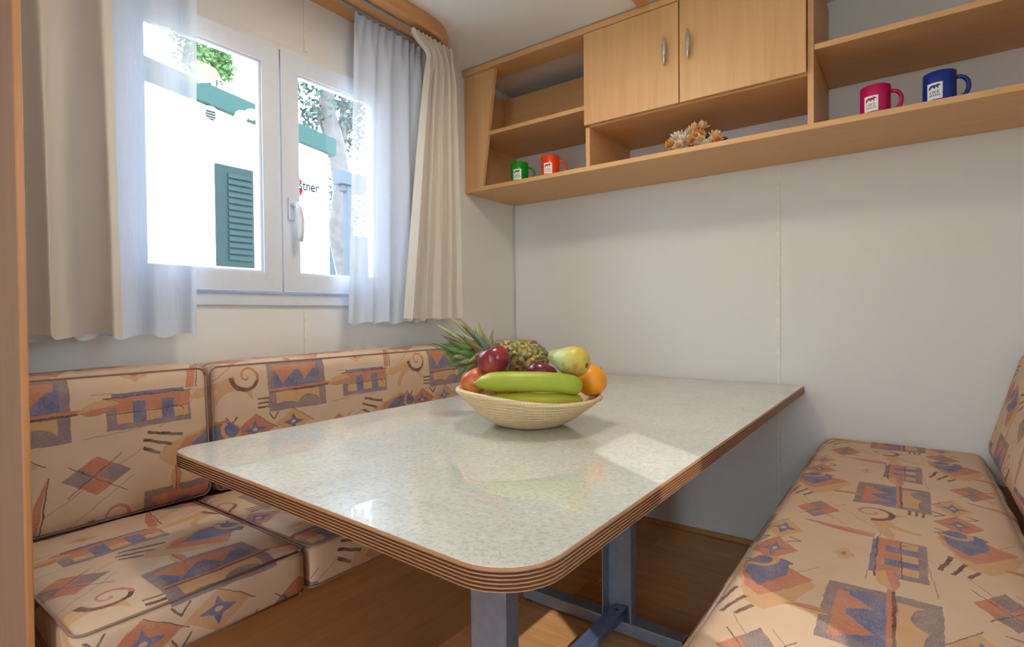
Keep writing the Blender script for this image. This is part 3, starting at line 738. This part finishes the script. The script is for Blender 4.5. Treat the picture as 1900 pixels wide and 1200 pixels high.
def fruit(name, label, c, axis, prof, mat, cat, extra=None, amp=.01, f=40):
    q = Vector(axis).normalized().to_track_quat('Z', 'Y'); lo = min(p[1] for p in prof)
    t = thing(name, (c.x, c.y, c.z-.03), label, cat, 'fruit in the bowl')
    V, Fs = lathevf(prof, 32, c, q); obj('skin', ripple(V, c, amp, f), Fs, mat, t, True)
    if extra: extra(t, c, q)
    return t
def stalk(z, L, r, m, lean=.3):
    def f(t, c, q): obj('stalk', *tubevf([tuple(c+q @ Vector((0, 0, z))), tuple(c+q @ Vector((L*lean*.4, 0, z+L*.6))), tuple(c+q @ Vector((L*lean, 0, z+L)))], [r*1.2, r, r*1.1], 8), m, t, True)
    return f
M_stalk = plain('dry_stalk', (.13, .08, .04), .8)
mango = lambda rx, rz: globe(lambda a: (rx*math.sin(a)*(1+.05*math.cos(a)), -rz*math.cos(a)))
apple = lambda r, h: globe(lambda a: (r*math.sin(a)**.85*(1+.07*math.cos(PI-a)), -h*math.cos(a)*(1-.24*math.exp(-(math.sin(a)/.35)**2))))
M_nect = fruitmat('nectarine_skin', [(.36, (.10, .012, .025)), (.52, (.22, .02, .025)), (.70, (.50, .09, .04))], 9, .22)
M_nect2 = fruitmat('plum_skin', [(.40, (.10, .012, .03)), (.56, (.20, .02, .03)), (.72, (.50, .10, .05))], 12, .2)
M_peach = fruitmat('peach_skin', [(.36, (.42, .045, .03)), (.5, (.62, .16, .04)), (.66, (.78, .40, .07))], 13, .35)
fruit('nectarine', 'large dark red nectarine on top of the heap', at(917, 669, 1.385), (-.25, -.15, .8), apple(.0425, .0385), M_nect, 'fruit', stalk(.030, .012, .0022, M_stalk))
fruit('nectarine', 'red and yellow nectarine against the bowl rim under the pineapple crown', at(882, 709, 1.405), (-.5, -.2, .8), apple(.037, .036), M_peach, 'fruit', stalk(.027, .01, .002, M_stalk))
fruit('nectarine', 'mostly hidden orange red nectarine behind the bananas', at(938, 716, 1.425), (.1, .1, 1), apple(.036, .034), M_peach, 'fruit')
fruit('nectarine', 'dark purple nectarine between the pineapple and the pear', at(1005, 698, 1.385), (.2, .3, .9), apple(.042, .037), M_nect2, 'fruit')
def orangemat():
    k = NT('orange_peel'); v = k.coord(); n = k.noise(v, 260, 2); k.base(k.mix(k.noise(v, 14, 2), (.78, .26, .008), (.84, .34, .015)), .38, .45); k.bump(n, .35, .001); return k.m
def navel(t, c, q): obj('stem_button', *lathevf([(0, -.0425), (.004, -.0428), (.005, -.041)], 12, c, q), M_stalk, t)
fruit('orange', 'whole orange beside the pear at the bowl rim', at(1097, 706, 1.418), (-.3, -.5, -.6), globe(lambda a: (.0415*math.sin(a), -.0405*math.cos(a))), orangemat(), 'fruit', navel, .004)
def pearmat():
    k = NT('pear_skin'); v = k.coord('Generated'); o = k.coord()
    g = k.noise(o, 22, 3); sx = k.math('ADD', k.vm('DOT_PRODUCT', o, tuple(RT), out=1), .022)
    col = k.mix(k.ramp(sx, [(.0, (0, 0, 0)), (.03, (1, 1, 1))]), (.42, .50, .20), (.56, .42, .065))
    col = k.mix(k.ramp(g, [(.50, (0, 0, 0)), (.66, (.8, .8, .8))]), col, (.30, .14, .035))
    col = k.mix(k.ramp(k.noise(o, 300, 2), [(.58, (0, 0, 0)), (.66, (.4, .4, .4))]), col, (.25, .15, .04))
    k.base(col, .42, .4); return k.m
pax = (-RT*.74+FW*.62+UP*.18)
pp = [(0, -.038), (.010, -.0395), (.024, -.034), (.0355, -.020), (.039, -.003), (.0365, .014), (.030, .030), (.0235, .044), (.0195, .056), (.0165, .066), (.011, .072), (.0, .074)]
def spl(P, n=5):
    out = []
    for i in range(len(P)-1):
        a, b, c_, d = P[max(i-1, 0)], P[i], P[i+1], P[min(i+2, len(P)-1)]
        for k in range(n):
            t = k/n; out.append(tuple(.5*(2*b[j]+(c_[j]-a[j])*t+(2*a[j]-5*b[j]+4*c_[j]-d[j])*t*t+(3*b[j]-a[j]-3*c_[j]+d[j])*t**3) for j in range(len(b))))
    return out+[P[-1]]
def pearx(t, c, q):
    obj('calyx', *lathevf([(0, -.0385), (.004, -.0402), (.0075, -.0395), (.0085, -.037)], 14, c, q), M_stalk, t)
    stalk(.073, .022, .0022, M_stalk, .5)(t, c, q)
fruit('pear', 'green and yellow pear with brown russet spots on top of the orange', at(1064, 671, 1.352), pax, [(max(0, r), z) for r, z in spl(pp)], pearmat(), 'fruit', pearx, .012, 55)
def banmat(name, a, b):
    k = NT(name); v = k.coord(); k.base(k.mix(k.noise(v, 18, 3), a, b), .42, .4)
    return k.m
def banana(label, pts, R, mat):
    P = [at(*p) for p in spl(pts, 6)]; n = len(P); V, Fs = [], []; seg = 20; ref = UP.copy()
    for i in range(n):
        tt = (P[min(i+1, n-1)]-P[max(i-1, 0)]).normalized(); rf = (ref-tt*ref.dot(tt)).normalized(); b = tt.cross(rf); q = i/(n-1)
        r = R*min(1, (.22+.78*math.sin(PI*min(1, q/.26)/2))*(.30+.70*math.sin(PI*min(1, (1-q)/.15)/2)))
        for k in range(seg):
            a = 2*PI*k/seg; rr = r*(1-.055*abs(math.sin(2.5*a+.4))); V.append(tuple(P[i]+(rf*math.cos(a)+b*math.sin(a))*rr))
    for i in range(n-1):
        for k in range(seg): Fs.append((i*seg+k, i*seg+(k+1) % seg, (i+1)*seg+(k+1) % seg, (i+1)*seg+k))
    Fs += [tuple(range(seg))[::-1], tuple(range((n-1)*seg, n*seg))]
    m = sum(P, Vector())/n; t = thing('banana', (m.x, m.y, m.z-R), label, 'fruit', 'fruit in the bowl')
    obj('peel', *recalc(V, Fs), mat, t, True)
    d = (P[-1]-P[-2]).normalized(); obj('tip', *tubevf([tuple(P[-1]-d*.002), tuple(P[-1]+d*.004)], [R*.30, R*.2], 8), M_stalk, t)
    d = (P[0]-P[1]).normalized(); obj('stem', *tubevf([tuple(P[0]-d*.004), tuple(P[0]+d*.004), tuple(P[0]+d*.009-UP*.002)], [R*.30, R*.24, R*.26], 8), mat, t, True)
banana('upper green banana lying across the front of the heap', [(886, 711, 1.345), (905, 709, 1.32), (940, 708, 1.30), (985, 708, 1.294), (1030, 710, 1.297), (1060, 714, 1.312), (1073, 719, 1.33)], .0248, banmat('green_banana', (.25, .32, .02), (.38, .42, .045)))
banana('lower yellow green banana resting on the front bowl rim', [(900, 745, 1.335), (920, 744, 1.312), (955, 744, 1.292), (995, 744, 1.287), (1035, 744, 1.298), (1065, 745, 1.325), (1076, 745, 1.34)], .0196, banmat('yellow_banana', (.34, .33, .018), (.43, .40, .04)))
# pineapple: lying on the back rim, crown over the table
pin = thing('pineapple', at(965, 690, 1.53), 'whole pineapple lying behind the other fruit with its spiky green crown', 'fruit', 'fruit in the bowl')
A, B = at(912, 662, 1.545), at(1018, 668, 1.50); ax = (B-A); L = ax.length; qd = ax.normalized().to_track_quat('Z', 'Y')
V, Fs = [], []; nz, seg = 90, 120
for i in range(nz+1):
    q = i/nz; r = .048*(math.sin(PI*min(1, .06+q*.94))**.42 if q < .5 else math.sin(PI*(.06+q*.94*.985))**.42) if 0 < q < 1 else .006
    for k in range(seg):
        a = 2*PI*k/seg; h1 = math.sin(a*5+q*L*150*.55); h2 = math.sin(a*5-q*L*150*.55); bump = (abs(h1)*abs(h2))**.5
        spike = max(0, bump-.86)*2.0
        rr = r+(.0048*bump+.004*spike if .02 < q < .98 else 0)
        V.append(tuple(A+qd @ Vector((rr*math.cos(a), rr*math.sin(a), q*L))))
for i in range(nz):
    for k in range(seg): Fs.append((i*seg+k, i*seg+(k+1) % seg, (i+1)*seg+(k+1) % seg, (i+1)*seg+k))
Fs += [tuple(range(seg))[::-1], tuple(range(nz*seg, (nz+1)*seg))]
k = NT('pineapple_rind'); v = k.coord(); vo = k.n.new('ShaderNodeTexVoronoi'); k.put(vo.inputs['Vector'], v); vo.inputs['Scale'].default_value = 105
col = k.ramp(vo.outputs['Distance'], [(.15, (.62, .36, .10)), (.42, (.42, .27, .07)), (.62, (.10, .11, .03)), (.85, (.035, .03, .02))])
col = k.mix(k.ramp(k.noise(v, 45, 2), [(.45, (0, 0, 0)), (.62, (.8, .8, .8))]), col, (.14, .17, .075))
k.base(col, .6, .3)
obj('rind', V, Fs, k.m, pin, True)
M_crown = []
for nme, a, b in (('crown_green', (.06, .13, .035), (.17, .25, .075)), ('crown_pale', (.20, .24, .09), (.32, .32, .14)), ('crown_dry', (.17, .13, .06), (.30, .22, .10)), ('crown_grey', (.10, .15, .11), (.20, .26, .19))):
    k = NT(nme); k.base(k.mix(k.noise(k.coord(), 40, 2), a, b), .55, .3); M_crown.append(k.m)
ca = -ax.normalized(); e1 = (UP-ca*UP.dot(ca)).normalized(); e2 = ca.cross(e1)
def crown_leaf(start, d, Lf, w, curl, m):
    d = d.normalized(); sdv = d.cross(ca);
    if sdv.length < .1: sdv = d.cross(UP)
    sdv.normalize(); nr = sdv.cross(d).normalized(); nseg = 7; V = []
    for i in range(nseg+1):
        q = i/nseg; c = start+d*Lf*q+nr*curl*q*q*Lf; ww = w*(1-q)**.7*(.55+.9*min(1, q*3)) if i < nseg else .0004
        V += [tuple(c+sdv*ww+nr*ww*.35), tuple(c-nr*ww*.15), tuple(c-sdv*ww+nr*ww*.35), tuple(c+nr*.0016)]
    Fs = []
    for i in range(nseg):
        a = i*4; b = a+4; Fs += [(a, a+1, b+1, b), (a+1, a+2, b+2, b+1), (a+2, a+3, b+3, b+2), (a+3, a, b, b+3)]
    Fs += [(0, 1, 2, 3), tuple(range(nseg*4, nseg*4+4))]
    obj('crown_leaf', *recalc(V, Fs), m, pin, True)
rl_ = random.Random(4)
for i in range(64):
    a = i*2.39996; q = i/63; sp = lerp(1.25, .08, q**.8)
    d = ca*math.cos(sp)+(e1*math.cos(a)+e2*math.sin(a))*math.sin(sp)
    st0 = A+ca*lerp(-.004, .045, q)+(e1*math.cos(a)+e2*math.sin(a))*lerp(.022, .006, q)
    crown_leaf(st0, d, lerp(.062, .105, q)*rl_.uniform(.85, 1.15), lerp(.016, .018, q), rl_.uniform(-.35, .10), M_crown[rl_.choice((0, 0, 1, 3, 0, 2)) if q > .25 else rl_.choice((2, 1, 3))])
# the tall blades the photo shows, aimed by eye
for (u0, v0, u1, v1, w, mi) in ((880, 625, 838, 586, .0085, 1), (872, 635, 812, 598, .0095, 1), (870, 645, 820, 618, .009, 2), (872, 655, 797, 628, .008, 0), (875, 660, 818, 643, .010, 0), (890, 628, 855, 588, .009, 2), (900, 635, 889, 594, .009, 1), (912, 640, 915, 614, .006, 2), (895, 640, 870, 605, .010, 0)):
    s0, s1 = at(u0, v0, 1.545), at(u1, v1, 1.56); crown_leaf(s0, s1-s0, (s1-s0).length, w*1.9, .06, M_crown[mi])

# ------------------------------------------------------------------ outside
M_gr = plain('pale_gravel', (.62, .58, .50), .9, var=.2, vscale=20)
gz = -.55
tag(obj('ground', [(-40, -25, gz), (12, -25, gz), (12, 40, gz), (-40, 40, gz)], [(0, 1, 2, 3)], M_gr), 'pale gravel ground outside the window', 'ground', kind='structure')
NX = -3.2
nb = thing('neighbour_cabin', (NX-1.5, -2.5, gz), 'white neighbouring cabin with green roof edge, shutter and vent seen through the window', 'cabin')
nxp = lambda u, v: on('x', NX, u, v)
yr = nxp(607, 400).y
M_cab = plain('cabin_panel', (.80, .78, .72), .6, var=.04); M_fas = plain('green_fascia', (.010, .032, .030), .6, spec=.2); M_shut = plain('green_shutter', (.005, .014, .015), .6, spec=.2); M_slat = plain('shutter_slat', (.007, .018, .019), .6, spec=.2)
zt = lambda y: 2.99-.118*(y+.16)
V, Fs = prismvf([(-7, gz), (yr, gz), (yr, zt(yr)-.17), (-7, zt(-7)-.17)], lambda p, h: (h, p[0], p[1]), NX-3, NX)
obj('wall', *recalc(V, Fs), M_cab, nb)
V, Fs = prismvf([(-7, zt(-7)-.17), (yr+.08, zt(yr+.08)-.17), (yr+.08, zt(yr+.08)), (-7, zt(-7))], lambda p, h: (h, p[0], p[1]), NX-3.02, NX+.06)
obj('fascia', *recalc(V, Fs), M_fas, nb)
a, b = nxp(397, 303), nxp(470, 498)
sh_ = box('shutter', (NX, a.y, b.z), (NX+.03, b.y, a.z), M_shut, nb, .004)
ns = 14; z0, z1 = b.z+.05, a.z-.06
for i in range(ns):
    zz = lerp(z0, z1, (i+.5)/ns); hh = (z1-z0)/ns
    box('slat', (NX+.026, lerp(a.y, b.y, .30), zz-hh*.36), (NX+.044, b.y-.02, zz+hh*.36), M_slat, sh_, .003, 1)
c = nxp(389, 214)
def ringy(c, r0, r1, x0, x1, n=28):
    V = []; Fs = []
    for k in range(n):
        a = 2*PI*k/n; cy, cz = math.cos(a), math.sin(a)
        V += [(x0, c.y+r0*cy, c.z+r0*cz), (x1, c.y+r0*cy, c.z+r0*cz), (x1, c.y+r1*cy, c.z+r1*cz), (x0, c.y+r1*cy, c.z+r1*cz)]
    for k in range(n):
        q = (k+1) % n
        for j in range(4): Fs.append((k*4+j, k*4+(j+1) % 4, q*4+(j+1) % 4, q*4+j))
    return recalc(V, Fs)
vt = obj('vent', *ringy(c, .050, .075, NX, NX+.03), M_cab, nb)
for i in range(4): box('louvre', (NX+.002, c.y-.042, c.z-.040+i*.022), (NX+.018, c.y+.042, c.z-.030+i*.022), M_shut, vt)
for u, v in ((437, 215), (455, 212)):
    p = nxp(u, v); obj('spotlight', *tubevf([(NX+.0, p.y, p.z), (NX+.07, p.y, p.z-.01), (NX+.12, p.y, p.z-.03)], [.02, .04, .05], 14), M_white, nb, True)
box('corner_strip', (NX-.02, yr-.04, gz), (NX+.012, yr+.012, zt(yr)-.18), M_cab, nb)
c = nxp(541, 344)
lg = obj('logo_disc', *lathevf([(0, 0), (.125, 0), (.125, .004), (0, .004)], 36, (NX, c.y, c.z), Vector((1, 0, 0)).to_track_quat('Z', 'Y')), plain('logo_red', (.14, .004, .012), .9, spec=0), nb)
box('logo_band', (NX+.0045, c.y-.125, c.z-.020), (NX+.006, c.y+.125, c.z+.045), M_cab, lg)
tv, tf = text_mesh('stner', .14)
mx = min(v[0] for v in tv); e0 = nxp(554, 341); e1_ = nxp(591, 341); wd = max(v[0] for v in tv)-mx
obj('logo_lettering', [(NX+.007, e0.y+(v[0]-mx)*(e1_.y-e0.y)/wd, c.z-.022+v[1]) for v in tv], tf, plain('logo_ink', (.008, .008, .014), .9, spec=0), lg)
# pergola
pg = thing('pergola', on('x', -5.5, 645, 505), 'dark timber pergola post and beam beyond the cabin corner', 'pergola')
M_tim = plain('blue_grey_timber', (.02, .027, .04), .7)
p = on('x', -5.5, 645, 345); box('post', (-5.56, p.y-.055, gz), (-5.44, p.y+.055, p.z), M_tim, pg, .006)
box('beam', (-5.60, p.y-.20, p.z), (-5.40, p.y+3.0, p.z+.20), M_tim, pg, .006); box('bracket', (-5.55, p.y-.14, p.z-.10), (-5.45, p.y+.3, p.z), M_tim, pg, .006)
tag(box('low_wall', (-9.2, on('x', -9, 595, 430).y, gz), (-9, 9, on('x', -9, 615, 431).z), M_tim), 'low dark wall beyond the pergola', 'wall')
# trees
def leafmat(name, a, b):
    k = NT(name); k.base(k.mix(k.noise(k.coord(), 2.5, 2), a, b), .6, .3); return k.m
M_bark = plain('bark', (.06, .05, .05), .9, var=.3, vscale=8)
def tree(name, base, top, r, blobs, mat, label, cat='tree', leaves=900, seed=1, size=.16):
    rr = random.Random(seed); base, top = Vector(base), Vector(top)
    t = thing(name, base, label, cat)
    pts = [tuple(lerp(base, top, i/8)+Vector((rr.uniform(-1, 1), rr.uniform(-1, 1), 0))*r*.4*(i > 0)) for i in range(9)]
    obj('trunk', *tubevf(pts, [lerp(r, r*.35, i/8) for i in range(9)], 10), M_bark, t, True)
    for i, (c, s) in enumerate(blobs):
        c = Vector(c)
        V, Fs = [], []
        j = lerp(base, top, rr.uniform(.5, .9)); obj('branch', *tubevf([tuple(j), tuple(lerp(j, c, .6)+Vector((0, 0, .1))), tuple(c)], [r*.3, r*.2, r*.08], 6), M_bark, t, True)
        for _ in range(leaves):
            d = Vector((rr.gauss(0, 1), rr.gauss(0, 1), rr.gauss(0, .8))).normalized()*s*rr.random()**.4
            q = Vector((rr.uniform(-1, 1), rr.uniform(-1, 1), rr.uniform(-1, 1))).normalized(); w = q.orthogonal().normalized()*size*.22; l = q*size*rr.uniform(.6, 1.2)
            n0 = len(V); V += [tuple(c+d), tuple(c+d+l*.5+w), tuple(c+d+l), tuple(c+d+l*.5-w)]; Fs.append((n0, n0+1, n0+2, n0+3))
        tag(obj('foliage', V, Fs, mat, t), kind='stuff')
gp = lambda u, v, X: on('x', X, u, v)
b0 = gp(622, 300, -7.5); tp = gp(602, 120, -7.5)
tree('pine_tree', (-7.5, b0.y+.6, gz), tp, .34, [(gp(582, 195, -7.8), .9), (gp(640, 230, -7.8), .8), (gp(600, 150, -7.4), .9), (gp(660, 190, -8), .8), (gp(640, 120, -7.6), 1.0)], leafmat('pine_needles', (.015, .03, .025), (.04, .065, .055)), 'leaning tree with sparse foliage behind the cabin corner', seed=3, leaves=300)
b1 = gp(384, 150, -8.5)
tree('garden_tree', (-8.5, b1.y, gz), gp(386, 118, -8.5), .12, [(gp(388, 112, -8.5), .42), (gp(404, 118, -8.5), .25), (gp(378, 95, -8.5), .5)], leafmat('bright_leaves', (.03, .075, .02), (.07, .13, .035)), 'bright green tree rising behind the cabin roof', seed=5, leaves=420, size=.12)
b2 = gp(612, 425, -12)
tree('shrub', (-12, b2.y, gz), (-12, b2.y, b2.z-.1), .10, [(gp(612, 410, -12), .7), (gp(625, 350, -13), .8), (gp(660, 400, -12), 1.2)], leafmat('shrub_leaves', (.02, .035, .03), (.04, .06, .05)), 'low shrub in front of the far wall beyond the pergola', 'shrub', leaves=350, seed=9)
